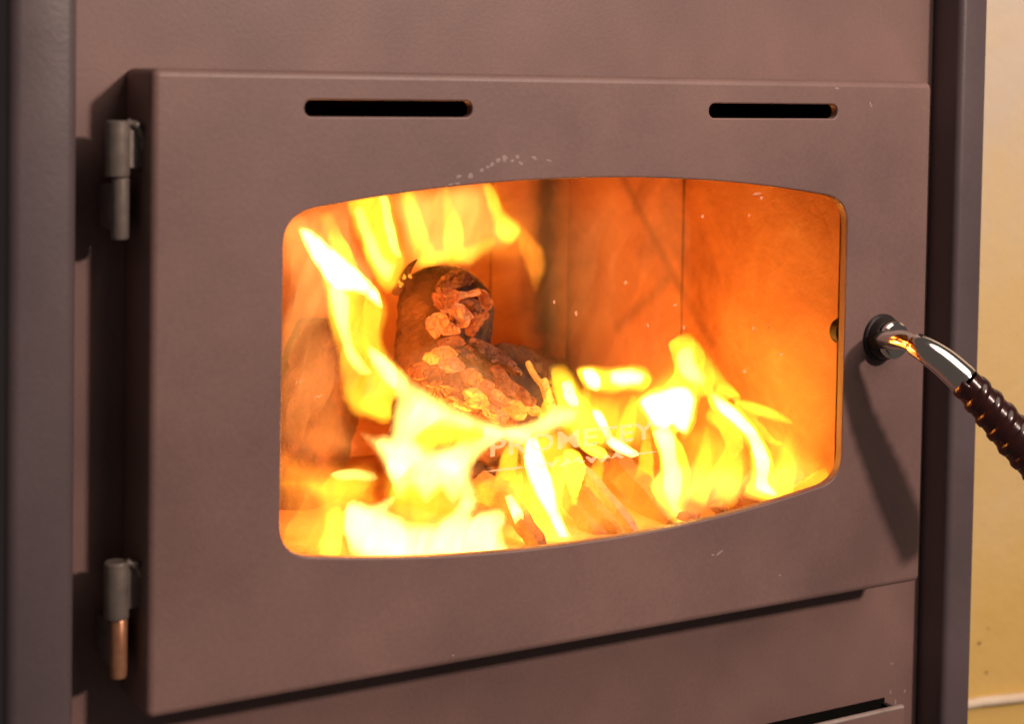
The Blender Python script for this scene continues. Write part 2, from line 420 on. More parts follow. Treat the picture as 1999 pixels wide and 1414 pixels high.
# drawer front below
a = at(1727, 1362, 0.0)
yf = 0.0
for i in range(200):
    yf = -0.0004*i
    if at(1765, 1378, yf).x <= a.x: break
zt = a.z
zf = at(1765, 1378, yf).z
drawer = part('ash_drawer', box(0.02, a.x, yf, yf+0.003, zf-0.10, zf-0.0023, 0.0004, 1), PAINT)
part('drawer_glint', box(0.02, a.x, yf-0.0003, yf+0.0033, zf-0.0022, zf, 0.0009, 2), GLINT, drawer)  # pale strip: the top edge highlight put into the colour
part('drawer_gap_shade', box(0.022, a.x-0.001, -0.0012, -0.0004, zt-0.098, zt), SHADE_GASKET)  # black sheet stands in for the shaded gap behind the drawer front
part('drawer_side', box(a.x-0.003, a.x, yf+0.0034, -0.0014, zf-0.10, zf-0.004), DARK)
# lining of the firebox
XR, YB, ZF = 0.462, 0.315, 0.030
def strk(x1, y1, x2, y2, side):
    def p(x, y):
        if side == 'back': return at(x, y, YB)
        d = at(x, y, 0.2) - CAM; return CAM + d*((XR - CAM.x)/d.x)
    return p(x1, y1), p(x2, y2)
def seam(x, side): return strk(x, 500, x, 500, side)[0]
LIN_B = lining('lining_back', [(*strk(1070, 330, 1066, 640, 'back'), 0.013, 1.0), (*strk(1085, 560, 1060, 740, 'back'), 0.009, .7), (*strk(1040, 420, 1030, 600, 'back'), 0.008, .35)])  # dark corner band: soot and corner shadow painted together
LIN_S = lining('lining_side', [(*strk(1208, 330, 1325, 560, 'side'), 0.0042, 0.42), (*strk(1325, 560, 1400, 690, 'side'), 0.0045, 0.30),
                                (*strk(1310, 540, 1205, 640, 'side'), 0.0045, 0.36), (*strk(1090, 330, 1093, 700, 'side'), 0.013, 0.9)])  # last streak continues the painted corner band of soot and shadow
xs = seam(960, 'back').x; ys = seam(1331, 'side').y
be = lambda e: True
part('lining_plate', box(-0.03, xs-0.0009, YB, YB+0.012, ZF, 0.35, 0.0012, 2), LIN_B)
part('lining_plate', box(xs+0.0009, XR-0.0005, YB+0.001, YB+0.013, ZF, 0.35, 0.0012, 2), LIN_B)
part('lining_plate', box(XR, XR+0.012, ys+0.0007, YB+0.010, ZF, 0.35, 0.0010, 2), LIN_S)
part('lining_plate', box(XR+0.0008, XR+0.0128, -0.009, ys-0.0007, ZF, 0.290, 0.0010, 2), LIN_S)
part('lining_plate', box(-0.045, -0.032, 0.006, YB+0.012, ZF, 0.35, 0.0010, 2), LIN_S)
part('firebox_floor', box(-0.045, XR+0.012, 0.006, YB+0.012, ZF-0.012, ZF-0.0005), LIN_B)
part('firebox_roof', box(-0.045, XR+0.012, 0.006, YB+0.012, 0.3505, 0.362), DARK)
part('back_sheet', box(-0.06, 0.57, YB+0.02, YB+0.022, -0.16, 0.5), DARK)

# hinges: door knuckle over a pin, with the leaf welded to the door side
def hinge(ytop, ymid, ybot, xk, xp, rk, rp, pin_mat):
    h = tag(bpy.data.objects.new('hinge', None)); col.objects.link(h); h.parent = stove; h.matrix_parent_inverse = INV
    Y = -0.027
    c = at(xk, ymid, Y); top = at(xk, ytop, Y).z; mid = c.z; bot = at(xp, ybot, Y).z; s = px(c)
    h.location = (c.x, Y, mid)
    bpy.context.view_layer.update(); hi = h.matrix_world.inverted()
    def sub(name, me, m):
        o = obj(name, me, m, h); o.matrix_parent_inverse = hi
    R1 = rk*s; R2 = rp*s; dn = Vector((0, 0, -1))
    sub('knuckle', done(revolve([(0, R1*.88), (0.0008, R1), (top-mid-0.0010, R1), (top-mid-0.0003, R1*.95)], Vector((c.x, Y, top)), dn), 'k', 35), HINGE)
    cp = at(xp, ymid, Y)
    sub('pin', done(revolve([(0, R2*.9), (0.0006, R2), (mid-bot-0.0012, R2), (mid-bot, R2*.9)], Vector((cp.x, Y, mid-0.0004)), dn), 'p', 35), pin_mat)
    # weld bead and leaf reaching the door's side
    pts = [Vector((c.x + R1*0.7, Y-0.001, top-0.001)), Vector((c.x + R1*1.5, Y-0.003, top-0.0025)), Vector((c.x + R1*2.05, Y-0.002, top-0.010)), Vector((c.x + R1*2.0, Y+0.001, top-0.018))]
    cr = catmull([tuple(p) for p in pts], 14)
    sub('weld', done(tube_rings([Vector(p) for p in cr], [0.0020 + 0.0005*math.sin(i*2.1) for i in range(14)], 10), 'w', True), HINGE)
    sub('leaf', box(c.x+R1*0.5, 0.0008, Y-0.002, Y+0.0045, mid+0.004, top-0.002, 0.0006, 1), HINGE)
    sub('bracket', box(cp.x-0.004, cp.x+0.004, Y+0.003, -0.0005, bot+0.004, mid-0.004, 0.0006, 1), HINGE)
hinge(235, 345, 465, 229, 235, 24, 17.5, HINGE)
hinge(1097, 1208, 1321, 227, 232, 24, 16.5, COPPER)

# latch seen through the window edge
p = Vector((0.4545, -0.027, at(1640, 645, -0.02).z))
part('latch', done(revolve([(0, .0072), (.0008, .0080), (.0068, .0080), (.0078, .0070)], p, Vector((0, 1, 0))), 'l', 35), DARK)

# handle
handle = tag(bpy.data.objects.new('door_handle', None), 'chromed cranked neck with brown coiled grip'); col.objects.link(handle)
handle.parent = stove; handle.matrix_parent_inverse = INV
hb = Vector((0.4700, YD, 0.1595)); handle.location = hb; bpy.context.view_layer.update(); HI = handle.matrix_world.inverted()
def hpart(name, me, m):
    o = obj(name, me, m, handle); o.matrix_parent_inverse = HI; return o
OUT = Vector((0, -1, 0))
hpart('rosette', done(revolve([(-0.0005, .0150), (.0012, .0150), (.0020, .0143), (.0022, .0134), (.0060, .0130), (.0078, .0115), (.0080, .006)], hb, OUT, 40), 'r', 35), BLACK)
K = [at(1716, 664, YD-.004), at(1742, 664, YD-.022), at(1768, 665, YD-.036), at(1800, 680, YD-.048), at(1840, 706, YD-.058), at(1884, 745, YD-.068)]
cr = catmull([tuple(p) for p in K], 40)
hpart('neck', done(tube_rings([Vector(p) for p in cr[:26]], [0.0060]*26, 24), 'n', 50), CHROME)
ax1 = (K[1]-K[0]).normalized()
hpart('collar', done(revolve([(0, .0085), (.0006, .0105), (.0018, .0116), (.0042, .0116), (.0055, .0104), (.0060, .0080)], hb + OUT*0.0085, OUT, 32), 'c', 35), CHROME)
fr = [Vector(p) for p in cr[19:]]
rad = [0.0066 + (0.0094-0.0066)*(i/(len(fr)-1))**0.6 for i in range(len(fr))]
rad[0] = 0.0060; rad[-1] *= 0.95
hpart('ferrule', done(tube_rings(fr, rad, 26), 'f', 50), CHROME)
G0 = K[-1]; G2 = at(2085, 970, YD-.100)
gl = [G0.lerp(G2, i/160) for i in range(161)]
hpart('grip_core', done(tube_rings([g for g in gl[::8]], [0.0090 + 0.0032*min(1, i/10) for i in range(len(gl[::8]))], 20), 'gc', 50), GRIP)
# wire wound round the core
L = [0.0]
for a_, b_ in zip(gl, gl[1:]): L.append(L[-1] + (b_-a_).length)
tot = L[-1]; pitch = 0.0108; turns = tot/pitch; N = int(turns*22)
wire = []
tang = (gl[-1]-gl[0]).normalized(); n1 = tang.cross(Vector((0, 0, 1))).normalized()
for i in range(N+1):
    s = i/N*tot; j = min(range(len(L)), key=lambda q: abs(L[q]-s))
    c = gl[j] + (gl[min(j+1, len(gl)-1)]-gl[max(j-1, 0)]).normalized()*(s-L[j])
    t_ = (gl[min(j+1, len(gl)-1)]-gl[max(j-1, 0)]).normalized()
    a_ = (n1 - t_*n1.dot(t_)).normalized(); b_ = t_.cross(a_)
    th = 2*math.pi*i/22
    wire.append(c + (a_*math.cos(th) + b_*math.sin(th))*(0.0050 + 0.0030*min(1, s/(tot*.5))))
hpart('grip_coil', done(tube_rings(wire, [0.0054]*len(wire), 10), 'coil', True), GRIP)

# lettering printed on the pane
YG = -0.03465
cu = bpy.data.curves.new('txt', 'FONT'); cu.body = 'PROMETEY'; cu.size = 1.0; cu.offset = 0.022; cu.space_character = 1.08; cu.resolution_u = 6
to = bpy.data.objects.new('txt', cu); col.objects.link(to); bpy.context.view_layer.update()
me = bpy.data.meshes.new_from_object(to.evaluated_get(bpy.context.evaluated_depsgraph_get()))
bpy.data.objects.remove(to)
xsv = [v.co.x for v in me.vertices]; zsv = [v.co.y for v in me.vertices]
p0 = at(957, 893, YG); p1 = at(1276, 893, YG); pt = at(957, 857, YG)
for v in me.vertices:
    v.co = Vector((p0.x + (v.co.x-min(xsv))/(max(xsv)-min(xsv))*(p1.x-p0.x), YG, p0.z + (v.co.y-min(zsv))/(max(zsv)-min(zsv))*(pt.z-p0.z)))
part('lettering', me, PRINT, door)
bm = bmesh.new()
def strip(pts, wd):
    a = [bm.verts.new((x, YG, z + wd_)) for (x, z), wd_ in zip(pts, wd)]
    b = [bm.verts.new((x, YG, z - wd_)) for (x, z), wd_ in zip(pts, wd)]
    for i in range(len(a)-1): bm.faces.new((a[i], a[i+1], b[i+1], b[i]))
zl = at(950, 921, YG).z; xl = at(948, 921, YG).x; xr = at(1285, 890, YG).x; wl = xr-xl
strip([(xl + wl*t, zl) for t in (0, .05, .18, .21)], [.0001, .0005, .0007, .0002])
strip([(xl + wl*t, zl) for t in (.82, .86, .95, 1)], [.0002, .0007, .0005, .0001])
for k in range(7):
    t0 = .26 + k*.076
    strip([(xl + wl*(t0 + .072*i/8), zl + .0011*math.sin(i/8*math.pi*2 + k*1.9) + .0004*math.sin(k*2.2)) for i in range(9)], [.0003 + .0012*abs(math.sin(i/8*math.pi)) for i in range(9)])
part('flourish', done(bm, 'flourish'), PRINT, door)

def blot(x, y, rx, ry, Y, th, seed, m, name, parent, rot=0.0):
    r = random.Random(seed); c = at(x, y, Y); s = px(c); bm = bmesh.new(); n = 9; ring = []
    for i in range(n):
        a = 2*math.pi*i/n; k = r.uniform(.6, 1.15); u = math.cos(a)*rx*k*s; v = math.sin(a)*ry*k*s
        ring.append((c.x + u*math.cos(rot) - v*math.sin(rot), c.z + u*math.sin(rot) + v*math.cos(rot)))
    A = [bm.verts.new((q[0], Y, q[1])) for q in ring]; B = [bm.verts.new((c.x + (q[0]-c.x)*.85, Y-th, c.z + (q[1]-c.z)*.85)) for q in ring]
    for i in range(n): bm.faces.new((A[i-1], A[i], B[i], B[i-1]))
    bm.faces.new(B); bm.faces.new(A[::-1])
    return part(name, done(bm, name), m, parent)
for i, (x, y, rx, ry, ro) in enumerate([(893, 358, 6, 3, 0), (896, 344, 7, 4, .4), (919, 343, 6, 8, -.4), (941, 332, 5, 5, 0), (960, 322, 7, 5, .5), (972, 313, 8, 6, .4), (985, 309, 7, 7, .2),
        (1000, 314, 6, 4, .3), (1010, 306, 5, 5, 0), (1017, 319, 8, 4, -.2), (1043, 308, 7, 4, -.4), (1072, 313, 8, 2, -.3), (952, 326, 4, 3, 0), (880, 360, 6, 2, .2),
        (1634, 172, 6, 2.5, 0), (1700, 204, 2, 8, .5), (1405, 1080, 9, 2.5, .5), (1392, 1084, 4, 2, 0), (884, 1281, 4, 2, .2), (1522, 1124, 4, 1.5, 0)]):
    blot(x, y, rx, ry, YD-0.00002, 0.00012, 40+i, SCUFF, 'scuff', door, ro)
for i, (x, y, rx, ry) in enumerate([(1478, 378, 14, 3), (1487, 386, 5, 4), (1372, 422, 4, 4), (1462, 421, 3, 4), (1221, 551, 4, 5), (1318, 596, 5, 3), (1470, 642, 2, 7), (1525, 692, 8, 2), (1335, 640, 3, 6), (1453, 725, 5, 5), (1082, 590, 3, 4), (1265, 636, 3, 5), (1125, 612, 4, 6), (620, 775, 12, 2), (585, 745, 9, 2), (1500, 640, 2, 2)]):
    blot(x, y, rx, ry, -0.0346, 0.0001, 90+i, SPECK, 'ash_speck', door, 0.2)
for i, (x, y, rx, ry) in enumerate([(1738, 1352, 2, 6), (1748, 1372, 2, 7), (1766, 1351, 2, 5), (1741, 1297, 5, 1.5)]):
    blot(x, y, rx, ry, -0.00012, 0.0001, 140+i, SCUFF, 'scuff', stove)

# ------------------------------------------------------------------ fuel
def rock(c, r, seed, name, m, parent=None, squash=(1, 1, 1), bev=0.05):
    rr = random.Random(seed); bm = bmesh.new()
    pts = []
    for i in range(11):
        v = Vector((rr.gauss(0, 1), rr.gauss(0, 1), rr.gauss(0, 1))).normalized()*rr.uniform(.8, 1.05)
        pts.append(bm.verts.new(Vector((v.x*squash[0], v.y*squash[1], v.z*squash[2]))*r))
    res = bmesh.ops.convex_hull(bm, input=bm.verts)
    for v in [v for v in bm.verts if not v.link_faces]: bm.verts.remove(v)
    if bev: bmesh.ops.bevel(bm, geom=bm.edges[:], offset=r*bev, segments=1, affect='EDGES')
    for v in bm.verts: v.co += c
    me = done(bm, name, 25)
    return me
def log(name, label, p0, p1, r0, r1, seed, m, dome=0.35, squash=0.9, facet=None, group=None, n=84, rows=60):
    d = (p1-p0); t = d.normalized(); ref = Vector((0, 1, 0)) if abs(t.y) < .8 else Vector((0, 0, 1))
    a = (ref - t*ref.dot(t)).normalized(); b = t.cross(a); bm = bmesh.new(); rings = []
    prof = [(-dome*math.cos(q)*1.0, math.sin(q)) for q in (0.12, .5, .85, 1.2)] + [(i/rows*d.length/r0, 1) for i in range(rows+1)] + [(d.length/r0 + .25*math.sin(q), math.cos(q)) for q in (.4, .9, 1.4)]
    for (h, k) in prof:
        fr_ = min(max(h*r0/d.length, 0), 1); r = (r0 + (r1-r0)*fr_)*max(k, .04); ring = []
        for j in range(n):
            th = 2*math.pi*j/n; q = Vector((math.cos(th)*1.3, math.sin(th)*1.3, h*.9 + seed*7))
            gr = Vector((math.cos(th)*6, math.sin(th)*6, h*1.1 + seed)); rr = r*(1 + .14*noise.noise(q) + .08*noise.noise(q*3.1) - .085*(1-abs(noise.noise(gr)))**5 - .05*(1-abs(noise.noise(gr*2.3)))**6 + .02*noise.noise(q*11))
            v = a*math.cos(th)*rr + b*math.sin(th)*rr*squash
            if facet is not None:
                for fn, fd in facet:
                    ex = v.dot(fn) - fd*r0
                    if ex > 0: v -= fn*ex*.94
            ring.append(bm.verts.new(p0 + t*h*r0 + v))
        rings.append(ring)
    for s, u in zip(rings, rings[1:]):
        for k in range(n): bm.faces.new((s[k], s[(k+1) % n], u[(k+1) % n], u[k]))
    bm.faces.new(rings[0]); bm.faces.new(rings[-1][::-1])
    return obj(name, done(bm, name, 50), m, None, label, 'log', group)

lA = log('log', 'dark charred log standing tilted with its glowing end turned right', at(868, 596, .175), at(855, 930, .150), .0345, .037, 1, CHAR, .80, .95, [(Vector((-.85, -.5, .1)).normalized(), .62)])
lB = log('log', 'thick log in the middle with crumbling glowing end facing the glass', at(945, 795, .125), at(1035, 770, .270), .0420, .040, 2, CHAR, .35, .95)
lC = log('log', 'scorched split log at the left edge behind the flames', at(655, 655, .235), at(560, 990, .215), .036, .046, 3, CHAR, .25, .8, [(Vector((-.5, -.8, .3)).normalized(), .55), (Vector((.6, -.7, .2)).normalized(), .6)])
P, R_, HT, DK = EMBER_PINK, EMBER_RED, EMBER_HOT, EMBER_DARK
def zq(p): return (530 + p[0]/1.7535, 330 + p[1]/1.7535)
def bed(parent, c, rx, ry, Y, m):
    bm = bmesh.new(); bmesh.ops.create_uvsphere(bm, u_segments=28, v_segments=16, radius=1); p = at(*zq(c), Y); k = px(p)
    for v in bm.verts:
        w_ = 1 + .12*noise.noise(v.co*2.2); v.co = p + Vector((v.co.x*rx*k*w_, v.co.y*.012, v.co.z*ry*k*w_))
    obj('burnt_end', done(bm, 'burnt_end', True), m, parent)
bed(lA, (640, 470), 50, 62, .158, EMBER_DARK); bed(lB, (700, 745), 100, 62, .118, EMBER_DARK)
# bark curl with hot spots on the standing log
cr = catmull([tuple(at(772, 575, .165)), tuple(at(785, 548, .160)), tuple(at(800, 522, .158)), tuple(at(815, 506, .158))], 12)
obj('bark_curl', done(tube_rings([Vector(p) for p in cr], [.0028, .0036, .004, .004, .0038, .0034, .003, .0026, .0022, .0017, .001, .0004], 8, True, .5), 'bark_curl', True), CHAR, lA)
for i, (x, y, r) in enumerate(((783, 556, 6), (790, 541, 6), (800, 540, 5), (778, 550, 4))):
    c = at(x, y, .153); obj('ember_chunk', rock(c, r*px(c), 900+i, 'ember_chunk', HT, None, (1, .6, 1.1)), HT, lA)

def stick(name, label, pts, r, m, seed, group=None, flat=.55, n=7):
    cr = catmull([tuple(p) for p in pts], 10); rr = random.Random(seed)
    return obj(name, done(tube_rings([Vector(p) for p in cr], [r*(rr.uniform(.9, 1.06))*(1 if 0 < i < 9 else .72) for i in range(10)], 5, True, flat), name, 25), m, None, label, 'kindling', group)
G = 'kindling on the firebox floor'
stick('kindling', 'pale ashen stick slanting down to the lower window edge', [at(1138, 918, .085), at(1180, 968, .060), at(1212, 1005, .045), at(1244, 1050, .030)], .0062, KINDLE, 1, G)
stick('kindling', 'brown scorched plank right of the pale ashen stick', [at(1200, 905, .12), at(1260, 970, .085), at(1310, 1030, .055)], .014, SPLIT, 2, G, .5, 6)
stick('kindling', 'dark stick end behind the pale ashen stick', [at(1180, 890, .15), at(1215, 935, .13), at(1245, 975, .12)], .009, SPLIT, 3, G)
stick('kindling', 'orange lit plank left of the pale ashen stick', [at(1120, 960, .09), at(1160, 1010, .07), at(1190, 1060, .05)], .014, SPLIT, 4, G, .5, 6)
stick('kindling', 'burning split stick in the bottom middle of the window', [at(985, 965, .085), at(1020, 1020, .06), at(1060, 1080, .035)], .009, SPLIT, 5, G)
stick('kindling', 'short block glowing orange above the white bottom flame', [at(930, 950, .12), at(965, 965, .105), at(1005, 985, .09)], .012, SPLIT, 6, G, .7, 6)
stick('splinter', 'thin white hot splinter beside the crumbling log end', [at(1030, 706, .11), at(1042, 730, .105), at(1058, 752, .10)], .0026, EMBER_HOT, 7)
stick('splinter', 'short yellow glowing sliver under the white hot splinter', [at(1060, 740, .10), at(1070, 775, .098), at(1082, 805, .095)], .0040, EMBER_HOT, 8)
# loose coals on the floor
rc = random.Random(11)
spots = [(1345, 1008), (1410, 990), (1432, 975), (1365, 965)]
for i, (x, y) in enumerate(spots):
    Y = .10 + rc.uniform(-.02, .05); d = at(x, y, .1) - CAM
    c = CAM + d*((ZF + .008 - CAM.z)/d.z); r = rc.uniform(.007, .011)
    if c.x > XR-.02 or c.y > YB - .02: continue
    m = [R_, DK, R_, DK][i % 4]
    lab = ['small red coal under the pale leg of flame', 'dark coal right of the pale leg of flame', 'red coal low under the right arch', 'dark coal behind the pale leg of flame', 'red coal at the foot of the right arch', 'dark coal left of the pale leg of flame, by the window edge', 'dark red coal at the tip of the pale stick'][i]
    obj('coal', rock(c, r, 300+i, 'coal', m, None, (1.1, 1, .7)), m, None, lab, 'coal', 'loose coals on the firebox floor')

# ------------------------------------------------------------------ flames: closed bodies of glowing gas, hotter inside
def gas(name, colour, strength, skin):
    m, nt, b = mat(name); nt.nodes.remove(b); out = nt.nodes['Material Output']
    e = nt.nodes.new('ShaderNodeEmission'); e.inputs[0].default_value = (*colour, 1); e.inputs[1].default_value = strength
    nt.links.new(e.outputs[0], out.inputs['Volume'])
    if skin:
        t = nt.nodes.new('ShaderNodeBsdfTransparent'); t.inputs[0].default_value = (0.99, 0.985, 0.98, 1)
        e2 = nt.nodes.new('ShaderNodeEmission'); e2.inputs[0].default_value = (*colour, 1); e2.inputs[1].default_value = 0.02
        a = nt.nodes.new('ShaderNodeAddShader'); nt.links.new(t.outputs[0], a.inputs[0]); nt.links.new(e2.outputs[0], a.inputs[1])
        nt.links.new(a.outputs[0], out.inputs['Surface'])
    return m

from mathutils.geometry import delaunay_2d_cdt
def zp(p): return np.array((530 + p[0]/1.7535, 330 + p[1]/1.7535))
def closed_curve(pts, step=7.0):
    A = np.array([zp(p) for p in pts]); n = len(A); out = []
    for i in range(n):
        p0, p1, p2, p3 = A[i-1], A[i], A[(i+1) % n], A[(i+2) % n]
        m = max(1, int(np.linalg.norm(p2-p1)/step))
        for j in range(m):
            t = j/m
            m1, m2 = (p2-p0)*.30, (p3-p1)*.30
            out.append((2*t**3-3*t*t+1)*p1 + (t**3-2*t*t+t)*m1 + (-2*t**3+3*t*t)*p2 + (t**3-t*t)*m2)
    return np.array(out)
def inside(P, Q):
    """which points of P lie in polygon Q"""
    x, y = P[:, 0][:, None], P[:, 1][:, None]; a = Q; b = np.roll(Q, -1, 0)
    cond = ((a[None, :, 1] > y) != (b[None, :, 1] > y)) & (x < (b[None, :, 0]-a[None, :, 0])*(y-a[None, :, 1])/(b[None, :, 1]-a[None, :, 1]+1e-12) + a[None, :, 0])
    return cond.sum(1) % 2 == 1
def edge_dist(P, Q):
    a = Q[None]; b = np.roll(Q, -1, 0)[None]; d = b-a
    t = np.clip(((P[:, None]-a)*d).sum(2)/((d*d).sum(2)+1e-12), 0, 1)
    return np.sqrt((((a+d*t[..., None])-P[:, None])**2).sum(2)).min(1)
def gas_body(outline, Y, thick, soft, S, holes=(), warp=.010, step=8.0, bulge=None, rough=1.0, grow=0.0):
    """A closed lens-shaped body of gas: thin at its rim, thick inside, with a gently curved middle surface."""
    rim = [closed_curve(outline)] + [closed_curve(h) for h in holes]
    if grow:
        r_ = rim[0]; t_ = np.roll(r_, -2, 0) - np.roll(r_, 2, 0); n_ = np.stack([t_[:, 1], -t_[:, 0]], 1)/(np.hypot(t_[:, 0], t_[:, 1])[:, None]+1e-9)
        area = np.sum(r_[:, 0]*np.roll(r_[:, 1], -1) - np.roll(r_[:, 0], -1)*r_[:, 1])
        if area < 0: n_ = -n_
        wv = np.array([1 + .9*noise.noise(Vector((p[0]*.03, p[1]*.03, S*9.1))) for p in r_])
        rim[0] = r_ + n_*grow*wv[:, None]
    lo = rim[0].min(0); hi = rim[0].max(0)
    gx, gy = np.meshgrid(np.arange(lo[0], hi[0], step), np.arange(lo[1], hi[1], step*.87))
    gx = gx + (np.arange(gx.shape[0]) % 2)[:, None]*step/2
    G = np.stack([gx.ravel(), gy.ravel()], 1)
    keep = inside(G, rim[0])
    for h in rim[1:]: keep &= ~inside(G, h)
    G = G[keep]; D = np.min([edge_dist(G, r) for r in rim], 0); G = G[D > 3.0]
    pts = []; edges = []
    for r in rim:
        k = len(pts); pts += [tuple(p) for p in r]; edges += [(k+i, k+(i+1) % len(r)) for i in range(len(r))]
    pts += [tuple(p) for p in G]
    V, E_, F_, ov, oe, of = delaunay_2d_cdt([Vector(p) for p in pts], edges, [], 0, 1e-4, True)
    V = np.array([tuple(v) for v in V]); T = np.array([f for f in F_ if len(f) == 3])
    cen = V[T].mean(1); ok = inside(cen, rim[0])
    for h in rim[1:]: ok &= ~inside(cen, h)
    T = T[ok]
    D = np.min([edge_dist(V, r) for r in rim], 0); D[D < 0.6] = 0.0
    soft = min(soft, .85*D.max()); q = np.clip(D/soft, 0, 1); hgt = thick*0.5*(q*q*(3-2*q) if grow else q*q*(3-2*q)*.6 + q*.4)
    bm = bmesh.new(); fr_, bk = {}, {}
    for i in sorted(set(T.ravel())):
        x, y = V[i]; yy = Y + warp*noise.noise(Vector((x*.008, y*.008, S*3.3))) + (bulge(x, y) if bulge else 0)
        k = max(.25, 1 + rough*.75*noise.noise(Vector((x*.030 + y*.008, y*.009 - x*.003, S*1.7))) + rough*.35*noise.noise(Vector((x*.075 + y*.02, y*.02, S*2.9))))
        if hgt[i] <= 0: fr_[i] = bk[i] = bm.verts.new(at(x, y, yy))
        else:
            p = at(x, y, yy); fr_[i] = bm.verts.new(p + Vector((0, -hgt[i]*k, 0))); bk[i] = bm.verts.new(p + Vector((0, hgt[i]*k, 0)))
    for t in T:
        a, b, c = (int(v) for v in t)
        if bk[a] is fr_[a] and bk[b] is fr_[b] and bk[c] is fr_[c]: continue          # no thickness there
        bm.faces.new((fr_[a], fr_[b], fr_[c])); bm.faces.new((bk[c], bk[b], bk[a]))
    for v in [v for v in bm.verts if not v.link_faces]: bm.verts.remove(v)
    return bm
# charred chunks on the log ends, each with its own outline
def chunk(parent, pts, m, Y, bulge, seed):
    out = [((740 + x/3.822 - 530)*1.7535, (480 + y/3.822 - 330)*1.7535) for x, y in pts]
    r = random.Random(seed); cx_ = sum(p[0] for p in pts)/len(pts); cy_ = sum(p[1] for p in pts)/len(pts)
    ta, tb, off = r.uniform(-.0004, .0004), r.uniform(-.0004, .0004), r.uniform(-.006, .004)
    c0 = (740 + cx_/3.822, 480 + cy_/3.822)
    f_ = lambda x, y: bulge(x, y) + off + (x-c0[0])*ta + (y-c0[1])*tb + .0026*noise.noise(Vector((x*.07, y*.07, seed))) + .0016*noise.noise(Vector((x*.19, y*.19, seed)))
    obj('ember_chunk', done(gas_body(out, Y, .016, 4.5, seed, (), 0.0, 4.5, f_, .9), 'ember_chunk', 40), m, parent)
domeA = lambda x, y: .010*(((x-905)/62)**2 + ((y-610)/75)**2)
domeB = lambda x, y: .014*(((x-935)/140)**2 + ((y-775)/95)**2)
for i, (pts, m) in enumerate([
    ([(420,300),(470,230),(560,180),(640,170),(690,215),(700,270),(650,290),(560,320),(480,340),(430,350)], DK), ([(410,350),(480,340),(560,320),(600,340),(560,370),(530,420),(500,470),(450,480),(430,430)], R_),
    ([(560,365),(610,340),(680,345),(745,315),(740,358),(680,385),(620,385),(575,405),(535,455),(505,505),(465,492),(500,440)], P), ([(740,320),(790,330),(840,400),(845,440),(810,490),(760,470),(750,420),(735,360)], R_),
    ([(590,410),(650,400),(730,390),(750,470),(720,520),(670,470),(640,440)], DK), ([(520,450),(560,430),(620,430),(670,480),(710,530),(670,560),(640,600),(600,620),(580,570),(560,530),(530,510)], P),
    ([(710,530),(770,500),(820,470),(800,530),(750,590),(690,650),(640,700),(610,660),(640,600),(670,560)], R_), ([(380,550),(430,500),(490,500),(520,550),(500,590),(460,640),(420,700),(390,670),(365,600)], P),
    ([(500,590),(540,570),(570,610),(560,650),(520,670),(480,670),(460,650)], P), ([(530,510),(560,530),(580,580),(550,600),(520,570)], DK)]):
    chunk(lA, pts, m, .134, domeA, 11+i)
for i, (pts, m) in enumerate([
    ([(440,710),(520,680),(600,670),(630,720),(590,750),(520,740),(450,760)], R_), ([(600,730),(660,770),(740,840),(780,880),(720,870),(640,830),(570,800),(590,750)], DK),
    ([(395,830),(400,790),(450,760),(520,745),(570,800),(520,830),(450,850),(400,880)], P), ([(360,870),(400,790),(425,800),(400,860),(370,920),(350,915)], HT), ([(250,930),(330,860),(360,930),(330,980),(290,1010),(245,985)], R_),
    ([(450,850),(520,830),(570,820),(625,880),(610,930),(560,950),(500,950),(460,920)], P), ([(330,980),(380,920),(450,900),(460,950),(430,1020),(380,1060),(330,1040)], R_), ([(470,960),(560,950),(610,970),(610,1060),(560,1090),(480,1060),(440,1040)], R_),
    ([(630,940),(690,910),(740,940),(740,1000),(690,1040),(640,1030),(615,980)], P), ([(590,850),(660,850),(750,920),(840,970),(860,1000),(800,990),(720,950),(640,900)], DK), ([(750,990),(840,1010),(850,1060),(820,1110),(770,1100),(720,1060)], P),
    ([(560,1090),(620,1060),(650,1100),(640,1160),(600,1180),(540,1150),(500,1120)], R_), ([(650,1080),(720,1060),(770,1100),(800,1150),(790,1210),(720,1220),(640,1190)], HT), ([(850,920),(900,890),(960,980),(1010,1020),(1000,1100),(950,1130),(900,1080),(880,1000)], R_),
    ([(860,1060),(900,1080),(950,1130),(990,1150),(950,1200),(900,1210),(840,1160),(820,1110)], P), ([(820,1180),(880,1200),(940,1250),(920,1320),(860,1330),(800,1270)], P), ([(960,1200),(1010,1150),(1060,1160),(1080,1230),(1060,1290),(1000,1310),(940,1260)], HT),
    ([(1010,1020),(1060,1050),(1110,1120),(1160,1130),(1140,1190),(1080,1200),(1040,1150),(1000,1100)], R_), ([(1080,1210),(1150,1180),(1190,1200),(1210,1260),(1150,1290),(1090,1290)], HT), ([(955,1260),(1010,1305),(1000,1350),(930,1340)], R_),
    ([(680,690),(760,700),(880,760),(980,850),(1060,940),(1040,980),(960,940),(880,880),(780,870),(700,790)], DK), ([(540,1160),(640,1190),(700,1220),(660,1240),(560,1195)], HT), ([(640,720),(690,760),(700,800),(750,850),(700,820),(650,770)], R_)]):
    chunk(lB, pts, m, .088, domeB, 41+i)

